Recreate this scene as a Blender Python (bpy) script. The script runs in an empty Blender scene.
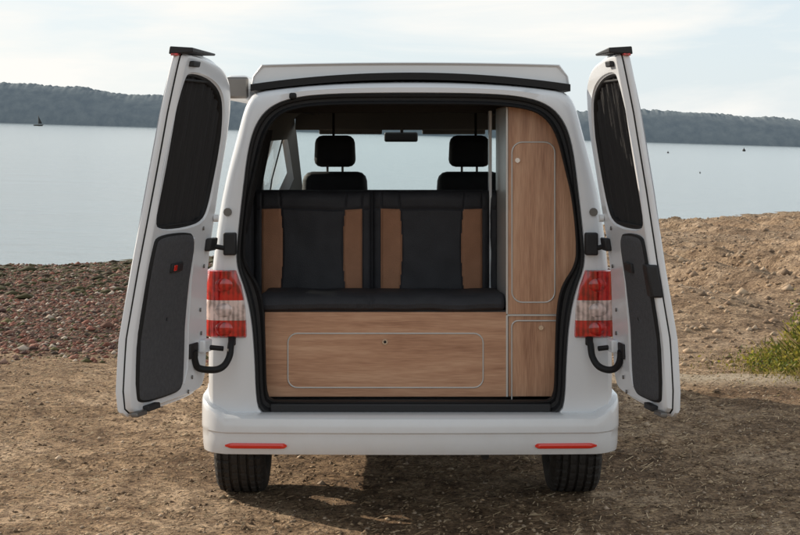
import bpy, bmesh, math, random
import numpy as np
from mathutils import Vector, noise
random.seed(7); rng=np.random.default_rng(7)
scene=bpy.context.scene
scene.view_settings.view_transform='Standard'
scene.view_settings.look='None'
scene.view_settings.exposure=0
CAMX,CAMY,CAMZ=-0.12,-7.0,1.93

# ------------------------------------------------------------ materials
def newmat(name):
    m=bpy.data.materials.new(name); m.use_nodes=True
    nt=m.node_tree; b=nt.nodes['Principled BSDF']
    return m,nt,b
def pmat(name,col,rough=.5,metal=0,coat=0,var=0.0,vscale=8,bump=0.0,bscale=60,spec=.5):
    m,nt,b=newmat(name)
    b.inputs['Base Color'].default_value=(*col,1); b.inputs['Roughness'].default_value=rough
    b.inputs['Metallic'].default_value=metal; b.inputs['Coat Weight'].default_value=coat
    b.inputs['Coat Roughness'].default_value=.04
    b.inputs['Specular IOR Level'].default_value=spec
    tc=nt.nodes.new('ShaderNodeTexCoord')
    if var>0:
        n=nt.nodes.new('ShaderNodeTexNoise'); n.inputs['Scale'].default_value=vscale; n.inputs['Detail'].default_value=6
        nt.links.new(tc.outputs['Object'],n.inputs['Vector'])
        mx=nt.nodes.new('ShaderNodeMix'); mx.data_type='RGBA'
        mx.inputs[6].default_value=(*[c*(1-var) for c in col],1); mx.inputs[7].default_value=(*[min(1,c*(1+var)) for c in col],1)
        nt.links.new(n.outputs['Fac'],mx.inputs[0]); nt.links.new(mx.outputs[2],b.inputs['Base Color'])
    if bump>0:
        n2=nt.nodes.new('ShaderNodeTexNoise'); n2.inputs['Scale'].default_value=bscale; n2.inputs['Detail'].default_value=4
        nt.links.new(tc.outputs['Object'],n2.inputs['Vector'])
        bp=nt.nodes.new('ShaderNodeBump'); bp.inputs['Strength'].default_value=bump; bp.inputs['Distance'].default_value=.01
        nt.links.new(n2.outputs['Fac'],bp.inputs['Height']); nt.links.new(bp.outputs['Normal'],b.inputs['Normal'])
    return m
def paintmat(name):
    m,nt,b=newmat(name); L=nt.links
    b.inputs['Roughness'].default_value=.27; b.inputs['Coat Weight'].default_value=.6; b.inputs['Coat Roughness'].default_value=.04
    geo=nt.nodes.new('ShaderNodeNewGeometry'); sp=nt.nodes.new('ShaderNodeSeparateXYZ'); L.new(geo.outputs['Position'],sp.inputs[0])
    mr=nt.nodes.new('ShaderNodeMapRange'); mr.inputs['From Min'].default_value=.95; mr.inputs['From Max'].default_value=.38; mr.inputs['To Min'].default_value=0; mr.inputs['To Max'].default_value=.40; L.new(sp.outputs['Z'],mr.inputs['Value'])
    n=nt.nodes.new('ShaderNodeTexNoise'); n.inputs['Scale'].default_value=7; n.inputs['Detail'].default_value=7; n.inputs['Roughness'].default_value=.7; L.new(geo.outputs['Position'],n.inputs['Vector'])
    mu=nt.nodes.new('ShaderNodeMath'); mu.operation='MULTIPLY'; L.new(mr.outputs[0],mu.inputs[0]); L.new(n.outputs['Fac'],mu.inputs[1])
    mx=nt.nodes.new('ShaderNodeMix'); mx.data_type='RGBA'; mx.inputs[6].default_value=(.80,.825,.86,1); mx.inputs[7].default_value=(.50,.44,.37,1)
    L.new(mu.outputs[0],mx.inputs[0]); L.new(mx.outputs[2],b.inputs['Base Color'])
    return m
def glassmat(name,tint,refl=.04):
    m,nt,b=newmat(name); nt.nodes.remove(b)
    out=nt.nodes['Material Output']
    t=nt.nodes.new('ShaderNodeBsdfTransparent'); t.inputs[0].default_value=(*tint,1)
    g=nt.nodes.new('ShaderNodeBsdfGlossy'); g.inputs['Roughness'].default_value=.02
    f=nt.nodes.new('ShaderNodeLayerWeight'); f.inputs['Blend'].default_value=.5
    p=nt.nodes.new('ShaderNodeMath'); p.operation='POWER'; p.inputs[1].default_value=4
    q=nt.nodes.new('ShaderNodeMath'); q.operation='MULTIPLY_ADD'; q.inputs[1].default_value=.7; q.inputs[2].default_value=refl
    nt.links.new(f.outputs['Facing'],p.inputs[0]); nt.links.new(p.outputs[0],q.inputs[0])
    mx=nt.nodes.new('ShaderNodeMixShader')
    nt.links.new(q.outputs[0],mx.inputs[0]); nt.links.new(t.outputs[0],mx.inputs[1]); nt.links.new(g.outputs[0],mx.inputs[2])
    nt.links.new(mx.outputs[0],out.inputs[0])
    return m
def woodmat(name,vertical):
    m,nt,b=newmat(name)
    tc=nt.nodes.new('ShaderNodeTexCoord'); mp=nt.nodes.new('ShaderNodeMapping')
    mp.inputs['Scale'].default_value=(16,16,1.0) if vertical else (1.0,16,16)
    nt.links.new(tc.outputs['Object'],mp.inputs[0])
    n=nt.nodes.new('ShaderNodeTexNoise'); n.inputs['Scale'].default_value=1.3; n.inputs['Detail'].default_value=5; n.inputs['Distortion'].default_value=.6
    nt.links.new(mp.outputs[0],n.inputs['Vector'])
    n2=nt.nodes.new('ShaderNodeTexNoise'); n2.inputs['Scale'].default_value=11; n2.inputs['Detail'].default_value=5
    nt.links.new(mp.outputs[0],n2.inputs['Vector'])
    r=nt.nodes.new('ShaderNodeValToRGB')
    r.color_ramp.elements[0].position=.34; r.color_ramp.elements[0].color=(.33,.155,.085,1)
    r.color_ramp.elements[1].position=.70; r.color_ramp.elements[1].color=(.68,.41,.26,1)
    e=r.color_ramp.elements.new(.52); e.color=(.53,.285,.17,1)
    ma=nt.nodes.new('ShaderNodeMath'); ma.operation='MULTIPLY_ADD'; ma.inputs[1].default_value=.4; 
    nt.links.new(n2.outputs['Fac'],ma.inputs[0]); 
    mb=nt.nodes.new('ShaderNodeMath'); mb.operation='MULTIPLY'; mb.inputs[1].default_value=.62
    nt.links.new(n.outputs['Fac'],mb.inputs[0]); nt.links.new(mb.outputs[0],ma.inputs[2])
    nt.links.new(ma.outputs[0],r.inputs[0]); nt.links.new(r.outputs[0],b.inputs['Base Color'])
    b.inputs['Roughness'].default_value=.38
    return m
M={}
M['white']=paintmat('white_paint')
M['white2']=pmat('white_fibreglass',(.81,.83,.85),.4,0,.2)
M['black']=pmat('black_rubber',(.014,.014,.015),.6,bump=.1,spec=.3)
M['blackpl']=pmat('black_plastic',(.022,.022,.024),.5,bump=.15,bscale=200,spec=.35)
M['liner']=pmat('headliner',(.20,.19,.18),.9,bump=.2,bscale=200)
M['linerdark']=pmat('dark_trim',(.03,.03,.032),.8,bump=.2,bscale=100)
M['wh']=woodmat('wood_laminate_h',False); M['wv']=woodmat('wood_laminate_v',True)
M['trim']=pmat('silver_edge_trim',(.62,.60,.57),.35,.3)
M['chrome']=pmat('chrome',(.7,.7,.7),.15,1)
M['leather']=pmat('dark_upholstery',(.032,.032,.037),.62,var=.3,vscale=12,bump=.35,bscale=220,spec=.4)
M['tan']=pmat('tan_upholstery',(.38,.19,.11),.65,var=.2,vscale=14,bump=.35,bscale=220,spec=.3)
M['carpet']=pmat('grey_carpet',(.078,.080,.088),.95,var=.35,vscale=60,bump=.6,bscale=300)
M['tyre']=pmat('tyre_rubber',(.030,.026,.023),.85,var=.4,vscale=9,bump=.4,bscale=80)
M['alloy']=pmat('alloy',(.55,.55,.56),.3,.9)
M['under']=pmat('underbody',(.02,.018,.016),.8,var=.3,bump=.3)
M['steel']=pmat('dull_steel',(.2,.19,.18),.45,.8,var=.2)
M['glass']=glassmat('clear_glass',(.90,.96,.96))
M['dglass']=glassmat('privacy_glass',(.16,.18,.18))
M['curtain']=pmat('black_curtain',(.022,.021,.022),.9,bump=.2)
def lens(name,col,rough=.1,depth=.7):
    m,nt,b=newmat(name)
    b.inputs['Roughness'].default_value=rough
    b.inputs['Coat Weight'].default_value=1; b.inputs['Coat Roughness'].default_value=.03
    tc=nt.nodes.new('ShaderNodeTexCoord'); w=nt.nodes.new('ShaderNodeTexWave'); w.bands_direction='X'; w.inputs['Scale'].default_value=14
    w.inputs['Distortion'].default_value=0
    n=nt.nodes.new('ShaderNodeTexNoise'); n.inputs['Scale'].default_value=22; n.inputs['Detail'].default_value=2
    nt.links.new(tc.outputs['Object'],w.inputs[0]); nt.links.new(tc.outputs['Object'],n.inputs[0])
    ad=nt.nodes.new('ShaderNodeMath'); ad.operation='MULTIPLY_ADD'; ad.inputs[1].default_value=.22; nt.links.new(w.outputs['Fac'],ad.inputs[0]); nt.links.new(n.outputs['Fac'],ad.inputs[2])
    r=nt.nodes.new('ShaderNodeValToRGB'); r.color_ramp.elements[0].position=.42; r.color_ramp.elements[0].color=(*[c*depth for c in col],1)
    r.color_ramp.elements[1].position=.75; r.color_ramp.elements[1].color=(*[min(1,c*1.15) for c in col],1)
    nt.links.new(ad.outputs[0],r.inputs[0]); nt.links.new(r.outputs[0],b.inputs['Base Color'])
    return m
M['red']=lens('red_lens',(.56,.014,.010),depth=.4); M['clear']=lens('clear_lens',(.72,.56,.52),depth=.4); M['refl']=pmat('red_reflector',(.72,.025,.012),.2,0,1)
M['orange']=pmat('orange_bit',(.8,.2,.03),.4)

# ------------------------------------------------------------ helpers
van=bpy.data.objects.new('camper_van',None); scene.collection.objects.link(van)
def link(o,parent=van,smooth=True):
    scene.collection.objects.link(o)
    if parent: o.parent=parent
    if smooth and o.type=='MESH':
        o.data.polygons.foreach_set('use_smooth',[True]*len(o.data.polygons))
        try: o.data.set_sharp_from_angle(angle=math.radians(38))
        except Exception: pass
    return o
def mobj(name,verts,faces,mats,fm=None,parent=van,smooth=True):
    me=bpy.data.meshes.new(name); me.from_pydata([tuple(map(float,v)) for v in verts],[],[tuple(map(int,f)) for f in faces])
    for m in (mats if isinstance(mats,list) else [mats]): me.materials.append(m)
    if fm is not None: me.polygons.foreach_set('material_index',list(fm))
    me.update()
    bm=bmesh.new(); bm.from_mesh(me); bmesh.ops.recalc_face_normals(bm,faces=bm.faces); bm.to_mesh(me); bm.free()
    return link(bpy.data.objects.new(name,me),parent,smooth)
def bev(o,w=.008,seg=3):
    b=o.modifiers.new('bevel','BEVEL'); b.width=w; b.segments=seg; b.limit_method='ANGLE'; return o
BF=[(0,1,3,2),(4,6,7,5),(0,4,5,1),(2,3,7,6),(0,2,6,4),(1,5,7,3)]
def hexa(name,c8,mat,bevel=.006,parent=van):
    o=mobj(name,c8,BF,mat,parent=parent)
    if bevel: bev(o,bevel)
    return o
def box(name,x0,x1,y0,y1,z0,z1,mat,bevel=.006,parent=van):
    return hexa(name,[(x,y,z) for x in (x0,x1) for y in (y0,y1) for z in (z0,z1)],mat,bevel,parent)
def tube(name,pts,r,mat,parent=van,cyc=False,spline='POLY'):
    cu=bpy.data.curves.new(name,'CURVE'); cu.dimensions='3D'; cu.bevel_depth=r; cu.bevel_resolution=3
    s=cu.splines.new('POLY'); s.points.add(len(pts)-1)
    for p,q in zip(s.points,pts): p.co=(*q,1)
    s.use_cyclic_u=cyc; cu.use_fill_caps=True
    cu.materials.append(mat); o=bpy.data.objects.new(name,cu); scene.collection.objects.link(o); o.parent=parent; return o
def rrect(x0,x1,z0,z1,r,n=6):
    pts=[]
    for cx,cz,a0 in ((x1-r,z1-r,0),(x0+r,z1-r,90),(x0+r,z0+r,180),(x1-r,z0+r,270)):
        for i in range(n+1):
            a=math.radians(a0+90*i/n); pts.append((cx+r*math.cos(a),cz+r*math.sin(a)))
    return pts
def chaikin(P,it=2):
    P=[np.array(p,float) for p in P]
    for _ in range(it):
        Q=[]
        for i in range(len(P)):
            a,b=P[i],P[(i+1)%len(P)]; Q+= [a*.75+b*.25,a*.25+b*.75]
        P=Q
    return P
def raysample(P,c,angs):
    P=np.array(P); out=[]
    A=P; B=np.roll(P,-1,0)
    for a in angs:
        d=np.array([math.cos(a),math.sin(a)])
        e=B-A; w=A-c
        den=d[0]*e[:,1]-d[1]*e[:,0]; den=np.where(abs(den)<1e-12,1e-12,den)
        t=(w[:,0]*e[:,1]-w[:,1]*e[:,0])/den; u=(w[:,0]*d[1]-w[:,1]*d[0])/den
        ok=(t>0)&(u>=-1e-9)&(u<=1+1e-9)
        out.append(t[ok].max() if ok.any() else 0)
    return np.array(out)
def mirror(half):
    return [(x,z) for x,z in half]+[(-x,z) for x,z in half[::-1] if x>0]
def ringmesh(name,rings,mats,rm,parent=van,closed=True):
    n=len(rings[0]); V=[p for r in rings for p in r]; F=[];fm=[]
    for k in range(len(rings)-1):
        for i in range(n if closed else n-1):
            j=(i+1)%n; F.append((k*n+i,k*n+j,(k+1)*n+j,(k+1)*n+i)); fm.append(rm[k])
    return mobj(name,V,F,mats,fm,parent)

# ------------------------------------------------------------ VAN BODY
rows=[(.94,.40),(.955,.7),(.952,1.1),(.925,1.38),(.885,1.65),(.815,1.91),(.765,2.05),(.69,2.115),(.4,2.15),(0,2.16)]
def interp(x,xs,ys): return float(np.interp(x,xs,ys))
def wsc(y): return interp(y,[0,.9,3.6,4.4,4.75,4.95],[1,1.04,1.04,1.0,.93,.80])
def ztop(y): return interp(y,[0,3.35,3.6,4.25,4.6,4.85,4.95],[2.16,2.16,2.04,1.42,1.25,1.05,.85])
def section(y,inner=False):
    zt=ztop(y); a=min(1.2,zt-.1); s=wsc(y); out=[]
    for k,(x,z) in enumerate(rows):
        zz=.4+(z-.4)*(a-.4)/.8 if z<=1.2 else a+(z-1.2)*(zt-a)/(2.16-1.2)
        xx=x*s
        if k<2 and not inner:
            for yc in (1.0,4.0):
                dy=abs(y-yc)
                if dy<.43:
                    ar=.33+math.sqrt(.43**2-dy**2); zz=max(zz,ar if k==0 else ar+.05)
        if inner:
            xx*=.94; zz=max(.62+.001*k,zz-.045*(zz>1.3))
        out.append((xx,zz))
    return out
ys=[.13,.3,.45]+[1.0+.43*math.sin(math.radians(t)) for t in range(-90,91,15)]+[1.6,1.75,2.2,2.75,2.9,3.1,3.35,3.5]+[4.0+.43*math.sin(math.radians(t)) for t in range(-90,91,15)]+[4.55,4.75,4.85,4.92,4.95]
ys=sorted(set(round(y,4) for y in ys))
def inwin(y): return (.44<y<1.56) or (1.75<y<2.75) or (2.9<y<3.85)
def body(name,inner):
    V=[];F=[];fm=[];S=[]
    yy=[y for y in ys if (y<=4.3 if inner else True)]
    n=len(rows)
    for y in yy:
        sec=section(y,inner)
        for x,z in sec: V.append((x,y,z))
        for x,z in sec[:-1][::-1]: V.append((-x,y,z))
    m=2*n-1
    for a in range(len(yy)-1):
        ym=(yy[a]+yy[a+1])/2
        for k in range(m-1):
            kk=k if k<n-1 else m-2-k
            g=0
            if kk in (3,4) and inwin(ym): g=1 if ym>2.85 else 2
            if kk>=6 and 3.42<ym<4.25: g=1
            if inner and g: continue
            F.append((a*m+k,a*m+k+1,(a+1)*m+k+1,(a+1)*m+k)); fm.append(g)
    if not inner:
        F.append(tuple((len(yy)-1)*m+k for k in range(m))); fm.append(0)
    return mobj(name,V,F,[M['liner'] if inner else M['white'],M['glass'],M['dglass']],fm)
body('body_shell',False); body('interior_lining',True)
box('cabin_floor',-.88,.88,.12,4.3,.60,.618,M['linerdark'],0)
box('underbody',-.72,.72,.12,4.7,.40,.52,M['under'],.02)

# rear end cap with door aperture
c=np.array([0,1.3]); N=220; angs=[2*math.pi*(i+.5)/N for i in range(N)]
PO=chaikin(mirror([(0,2.16),(.4,2.15),(.69,2.12),(.75,2.10),(.785,2.03),(.815,1.91),(.885,1.65),(.925,1.38),(.952,1.1),(.955,.7),(.945,.41),(.9,.40),(0,.40)]),2)
op_o=chaikin(mirror([(0,2.104),(.38,2.10),(.565,2.08),(.67,2.033),(.73,1.953),(.763,1.836),(.786,1.648),(.81,1.437),(.82,1.30),(.775,1.18),(.744,1.04),(.73,.85),(.725,.685),(.71,.60),(.62,.585),(0,.585)]),2)
op_i=chaikin(mirror([(0,2.052),(.38,2.05),(.56,2.03),(.635,1.99),(.69,1.91),(.73,1.75),(.765,1.60),(.785,1.40),(.78,1.29),(.715,1.20),(.69,1.09),(.683,.85),(.68,.70),(.665,.655),(.6,.65),(0,.65)]),2)
rO=raysample(PO,c,angs); rA=raysample(op_o,c,angs); rI=raysample(op_i,c,angs)
def ring(r,y): return [(r[i]*math.cos(a),y,c[1]+r[i]*math.sin(a)) for i,a in enumerate(angs)]
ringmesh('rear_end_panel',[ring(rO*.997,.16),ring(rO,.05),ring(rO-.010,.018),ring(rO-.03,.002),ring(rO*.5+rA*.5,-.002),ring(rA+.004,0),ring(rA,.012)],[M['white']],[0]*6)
rm1=rA*.62+rI*.38; rm2=rA*.35+rI*.65
ringmesh('door_aperture_seal',[ring(rA+.001,.014),ring(rA-.006,-.004),ring(rA-.016,.0),ring(rm1,.03),ring(rm2,.03),ring(rI+.012,.012),ring(rI+.003,.004),ring(rI-.003,.012),ring(rI,.06),ring(rO*.93,.14)],[M['black'],M['blackpl'],M['linerdark']],[0,0,1,1,1,0,0,0,2])

# pop-top roof
def arc(x,c0,dip,hw): return c0-dip*(x/hw)**2
hw=.752
def poptop():
    top=[]
    for x in np.linspace(-hw,hw,41):
        e=abs(x)/hw
        z=2.250-.012*e**2-max(0,(e-.95)/.05)**2*.055
        top.append((x*(1-.03*max(0,(e-.9)/.1)*(1 if e<.99 else .3)),z))
    bot=[(x,arc(x,2.196,.055,.75)) for x in np.linspace(hw,-hw,41)]
    P=top+bot; rings=[]
    for y,sx,dz in ((.05,.985,.014),(.035,.995,.004),(.04,1,0),(.3,1.0,0.0),(2.6,1.0,-.0),(3.0,.95,.02),(3.15,.85,.05)):
        rings.append([(x*sx,y,z-(dz if z>2.2 else 0)) for x,z in P])
    n=len(P)
    V=[p for r in rings for p in r];F=[]
    for k in range(len(rings)-1):
        for i in range(n):
            j=(i+1)%n; F.append((k*n+i,k*n+j,(k+1)*n+j,(k+1)*n+i))
    F.append(tuple(range(n))); F.append(tuple((len(rings)-1)*n+i for i in range(n)))
    mobj('pop_top_roof',V,F,M['white2'])
    R=[]
    for y in (.02,2.95):
        R.append([(x*1.002,y,arc(x,2.201,.055,.75)) for x in np.linspace(-hw,hw,25)]+[(x*1.002,y,arc(x,2.168,.055,.75)) for x in np.linspace(hw,-hw,25)])
    n=50;V=[p for r in R for p in r];F=[(i,(i+1)%n,n+(i+1)%n,n+i) for i in range(n)]+[tuple(range(n)),tuple(range(n,2*n))]
    mobj('pop_top_seal',V,F,M['black'])
poptop()
o=box('side_awning',-.905,-.785,.32,2.7,2.075,2.20,M['white2'],.03)
box('awning_end_cap',-.90,-.79,.30,.325,2.085,2.19,M['steel'],.02)
box('roof_camera',-.57,-.535,-.012,.01,2.075,2.105,M['black'],.01)

# bumper
prof=[(.06,.604),(-.03,.606),(-.076,.602),(-.092,.592),(-.098,.57),(-.100,.545),(-.099,.530),(-.086,.522),(-.085,.49),(-.078,.45),(-.062,.422),(-.02,.412),(.05,.41)]
def bumper():
    path=[]
    R=.11;X=.968
    for y in (.56,.4,.28,.15): path.append(((X+.012*(y>.3),y),(1,0)))
    for t in range(0,91,9):
        a=math.radians(t); path.append(((X-R+R*math.cos(a),R*.95-R*.95*math.sin(a)),(math.cos(a),-math.sin(a))))
    for x in (.75,.6,.4,.2,0): path.append(((x,0-.018*(1-(x/.86)**2)*1),(0,-1)))
    full=path+[((-p[0],p[1]),(-n[0],n[1])) for p,n in path[:-1][::-1]]
    rings=[]
    def pt(p,nn,o_,z):
        side=abs(nn[0]); off=-o_*(1-.78*side)
        return (p[0]+nn[0]*off,p[1]+nn[1]*off,z+(.07*side if z>.56 else 0))
    for p,nn in full: rings.append([pt(p,nn,o_,z) for o_,z in prof])
    n=len(prof);V=[p for r in rings for p in r];F=[];
    for k in range(len(rings)-1):
        for i in range(n-1): F.append((k*n+i,k*n+i+1,(k+1)*n+i+1,(k+1)*n+i))
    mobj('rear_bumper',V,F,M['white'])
    P=[];
    for p,nn in full: P.append((pt(p,nn,-.0855,.466)))
    P=np.array(P); o=np.argsort(P[:,0]); P=P[o]
    for s in (-1,1):
        xs=np.linspace(.575,.862,24)*s; V=[];
        for x in xs:
            y=float(np.interp(x,P[:,0],P[:,1]))
            e=min(1,(abs(x)-.575)/.02+.3,(.862-abs(x))/.04+.3)
            for dy,z in ((.01,.466-.013*e),(-.003,.466-.012*e),(-.006,.466-.008*e),(-.006,.466+.008*e),(-.003,.466+.012*e),(.01,.466+.013*e)): V.append((x,y+dy,z))
        F=[(i*6+k,i*6+k+1,(i+1)*6+k+1,(i+1)*6+k) for i in range(23) for k in range(5)]+[tuple(range(6)),tuple(23*6+k for k in range(6))]
        mobj('bumper_reflector',V,F,M['refl'])
bumper()
box('sill_plate',-.66,.66,.0,.12,.60,.645,M['blackpl'],.01)

# tail lights
def tail(s):
    zs=[.957,.965,1.0,1.034,1.038,1.09,1.132,1.136,1.2,1.25,1.268,1.272]
    rings=[];rm=[]
    for k,z in enumerate(zs):
        xi=interp(z,[.95,1.08,1.18,1.27],[.768,.772,.786,.818])
        e=-.012 if k in (0,len(zs)-1) else 0
        if k in (3,4,6,7): e=-.003
        path=[(.968,.26),(.972,.12),(.971,.05),(.962,.012),(.945,-.010),(.92,-.020),(.87,-.024),(xi+.02,-.024),(xi+.004,-.018),(xi,.0)]
        if z>1.1:
            dx=interp(z,[1.1,1.27],[0,.012])
            path=[(x-dx*(x>.93),y) for x,y in path]
        rings.append([(s*(x+(e if x>.93 else 0)),y-(e if y<.01 else 0),z) for x,y in path])
    for k in range(len(zs)-1):
        zm=(zs[k]+zs[k+1])/2
        rm.append(1 if 1.038<zm<1.132 else 0)
    ringmesh('tail_light',rings,[M['red'],M['clear']],rm,closed=False)
    for z,mt in ((1.205,M['red']),(1.086,M['clear']),(.998,M['red'])):
        xc=s*.872
        bpy.ops.mesh.primitive_uv_sphere_add(segments=24,ring_count=12,radius=.036,location=(xc,-.019,z)); o=bpy.context.object; o.scale=(1.25,.28,.95); o.name='lamp_bowl'; o.data.materials.append(mt); o.parent=van
        o.data.polygons.foreach_set('use_smooth',[True]*len(o.data.polygons))
tail(-1);tail(1)

# ------------------------------------------------------------ REAR DOORS
DH={-1:([.7,.85,1.25,1.41,1.67,1.9,2.165,2.3],[-.945,-.950,-.945,-.925,-.885,-.845,-.81,-.79]),
     1:([.7,.85,1.25,1.41,1.67,1.9,2.165,2.3],[.945,.943,.932,.912,.868,.830,.800,.79])}
DF={-1:([.71,.78,1.04,1.34,1.68,2.0,2.27],[-1.250,-1.262,-1.248,-1.197,-1.134,-1.075,-1.015]),
     1:([.71,.78,1.04,1.34,1.68,2.0,2.27],[1.128,1.132,1.118,1.068,1.018,.965,.910])}
TH=.06
def D(side,s,z,w):
    h=interp(z,*DH[side]); f=interp(z,*DF[side])-side*TH
    return (h+(f-h)*s+side*w, -.035-.67*s+.0, z)
U=.75
def door(side):
    cc=np.array([.5*U,1.80]); n=200
    an=[2*math.pi*(i+.5)/n for i in range(n)]
    ol=chaikin([(U,2.262),(U*.97,2.272),(U*.6,2.262),(U*.3,2.235),(U*.1,2.17),(U*.02,2.06),(0,1.9),(0,1.6),(0,1.3),(0,1.0),(0,.85),(U*.03,.73),(U*.15,.705),(U*.6,.703),(U*.95,.705),(U,.73),(U,1.0),(U,1.5),(U,2.0)],2)
    wl=chaikin([(U*.93,2.13),(U*.86,2.17),(U*.5,2.15),(U*.24,2.09),(U*.15,1.98),(U*.13,1.8),(U*.15,1.6),(U*.21,1.52),(U*.5,1.505),(U*.88,1.51),(U*.955,1.56),(U*.96,1.85)],2)
    ro=raysample(ol,cc,an); rw=raysample(wl,cc,an)
    def rg(r,w): return [D(side,(cc[0]+r[i]*math.cos(a))/U,cc[1]+r[i]*math.sin(a),w) for i,a in enumerate(an)]
    rings=[rg(rw-.0,.048),rg(rw+.004,TH)]
    rings+=[rg(ro*(1-t)+rw*t,TH) for t in (.9,.75,.6,.45,.3,.15)]
    rings+=[rg(ro-.012,TH),rg(ro-.002,TH-.006),rg(ro,TH-.012),rg(ro,TH-.022),rg(ro-.004,TH-.026),rg(ro-.014,TH-.028)]
    k=len(rings)
    rings+=[rg(ro-.018,TH-.034)]
    rings+=[rg(ro-.020,.012),rg(ro-.026,.003),rg(ro-.034,0)]
    ri=ro-.034; rq=rw+.018
    rings+=[rg(ri*(1-t)+rq*t,0) for t in (.15,.3,.45,.6,.75,.9)]
    rings+=[rg(rq,0),rg(rw+.014,.006),rg(rw+.010,.008),rg(rw,.012),rg(rw-.004,.02),rg(rw-.002,.048)]
    mi=[0]*(len(rings)-1)
    mi[k-1]=1; mi[-1]=1;mi[-2]=1;mi[-3]=1
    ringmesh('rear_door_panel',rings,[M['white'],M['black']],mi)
    g=rg(rw+.003,.053); mobj('rear_door_glass',g,[tuple(range(n))],M['dglass'],smooth=False)
    V=[];F=[];ns,nz=90,10
    for j in range(nz+1):
        for i in range(ns+1):
            s=.08+.90*i/ns; z=1.49+.69*j/nz
            V.append(D(side,s,z,.032+.011*math.sin(i*1.15+.6*math.sin(j*.7))+.004*math.sin(i*.37)))
    for j in range(nz):
        for i in range(ns): a=j*(ns+1)+i; F.append((a,a+1,a+ns+2,a+ns+1))
    mobj('rear_door_curtain',V,F,M['curtain'])
    for zc in (1.512,2.145):
        tube('curtain_rail',[D(side,.2+.70*t/6,zc-(.05 if (t==0 and zc>2) else 0),.018) for t in range(7)],.006,M['black'])
    h0=.34 if side<0 else .42
    pl=chaikin([(U*h0,1.455),(U*(h0+.2),1.475),(U*.90,1.475),(U*.94,1.44),(U*.94,1.1),(U*.93,.80),(U*.89,.762),(U*.60,.757),(U*(h0+.06),.762),(U*(h0+.02),.80),(U*(h0+.02),1.1),(U*h0,1.3)],2)
    c2=np.array([.64*U,1.1]); rp=raysample(pl,c2,an)
    def rg2(r,w): return [D(side,(c2[0]+r[i]*math.cos(a))/U,c2[1]+r[i]*math.sin(a),w) for i,a in enumerate(an)]
    ringmesh('rear_door_trim_panel',[rg2(rp+.004,.0),rg2(rp+.003,-.009),rg2(rp-.003,-.012),rg2(rp-.006,-.014)]+[rg2(rp*t,-.014-.004*(1-t)) for t in (.9,.75,.6,.4,.2,.02)],[M['carpet'],M['black']],[1,1,1]+[0]*6)
    def db(name,s0,s1,z0,z1,w0,w1,mat,bv=.005):
        return hexa(name,[D(side,s,z,w) for s in (s0,s1) for w in (w0,w1) for z in (z0,z1)],mat,bv)
    tube('panel_swage',[D(side,h0-.06+(.0 if 0<t<10 else .05),.78+.066*t,-.001) for t in range(11)],.005,M['white'])
    db('inner_lock',.52,.68,1.305,1.345,-.028,-.012,M['blackpl'])
    if side<0: db('inner_lock_tab',.62,.66,1.312,1.338,-.031,-.027,M['refl'],.002)
    else: db('latch_housing',.90,1.0,1.22,1.36,-.022,.03,M['blackpl'],.01)
    db('lower_latch',.72,.86,.722,.748,-.03,-.002,M['blackpl']); db('lower_latch_tab',.86,.98,.712,.732,-.02,.01,M['steel'])
    db('upper_latch',.80,.92,2.20,2.225,-.02,.0,M['blackpl'])
    hexa('door_top_spoiler',[D(side,.55,2.258,-.015),D(side,.55,2.268,-.015),D(side,.55,2.258,.055),D(side,.55,2.270,.055),D(side,1.02,2.256,-.03),D(side,1.02,2.278,-.03),D(side,1.02,2.250,.07),D(side,1.02,2.284,.07)],M['blackpl'],.006)
    db('spoiler_light',.97,1.024,2.244,2.254,.03,.06,M['red'],.003)
    for z in (1.40,.93):
        xb=side*.845
        if z>1: box('hinge_body',min(xb-.03,xb+.03),max(xb-.03,xb+.03),-.05,.0,z-.055,z+.05,M['blackpl'],.008)
        db('hinge_leaf',.02,.13,z-.03,z+.03,-.030,-.0,M['blackpl'] if z>1 else M['white'],.008)
        tube('hinge_pin',[(side*.875,-.045,z-.02),D(side,.05,z-.01,-.02)],.012,M['black'])
    for s_,z_ in ((.1,1.30),(.12,1.10),(.14,.84),(.22,.80),(.1,.99),(.2,1.48),(.28,.74)):
        p=D(side,s_,z_,0); q=D(side,s_,z_,-.006); tube('bolt',[p,q],.009,M['steel'])
    p=D(side,.04,1.52,0);q=D(side,.04,1.52,-.02); tube('bump_stop',[p,q],.018,M['white2'])
    tube('body_grommet',[(side*.858,0.01,1.545),(side*.858,-.012,1.545)],.02,M['steel'])
    b0=Vector((side*.835,-.005,.955)); e0=Vector(D(side,.22,.92,-.01))
    ctr=[b0,Vector((side*.838,-.05,.93)),Vector((side*.842,-.08,.88)),Vector((side*.865,-.11,.84)),Vector((side*.905,-.13,.825)),Vector((e0.x-side*.02,-.15,.835)),Vector((e0.x-side*.003,-.17,.87)),e0]
    pts=[]
    for i in range(len(ctr)-1):
        p0=ctr[max(i-1,0)];p1=ctr[i];p2=ctr[i+1];p3=ctr[min(i+2,len(ctr)-1)]
        for k2 in range(6):
            t=k2/6; pts.append(.5*((2*p1)+(p2-p0)*t+(2*p0-5*p1+4*p2-p3)*t*t+(3*p1-p0-3*p2+p3)*t**3))
    pts.append(ctr[-1]); tube('door_check_arm',pts,.016,M['black'])
    box('check_arm_bracket',min(side*.82,side*.855),max(side*.82,side*.855),-.02,.01,.92,.975,M['blackpl'],.006)
    db('check_arm_plate',.16,.27,.885,.955,-.012,0,M['blackpl'],.006)
door(-1);door(1)

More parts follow.
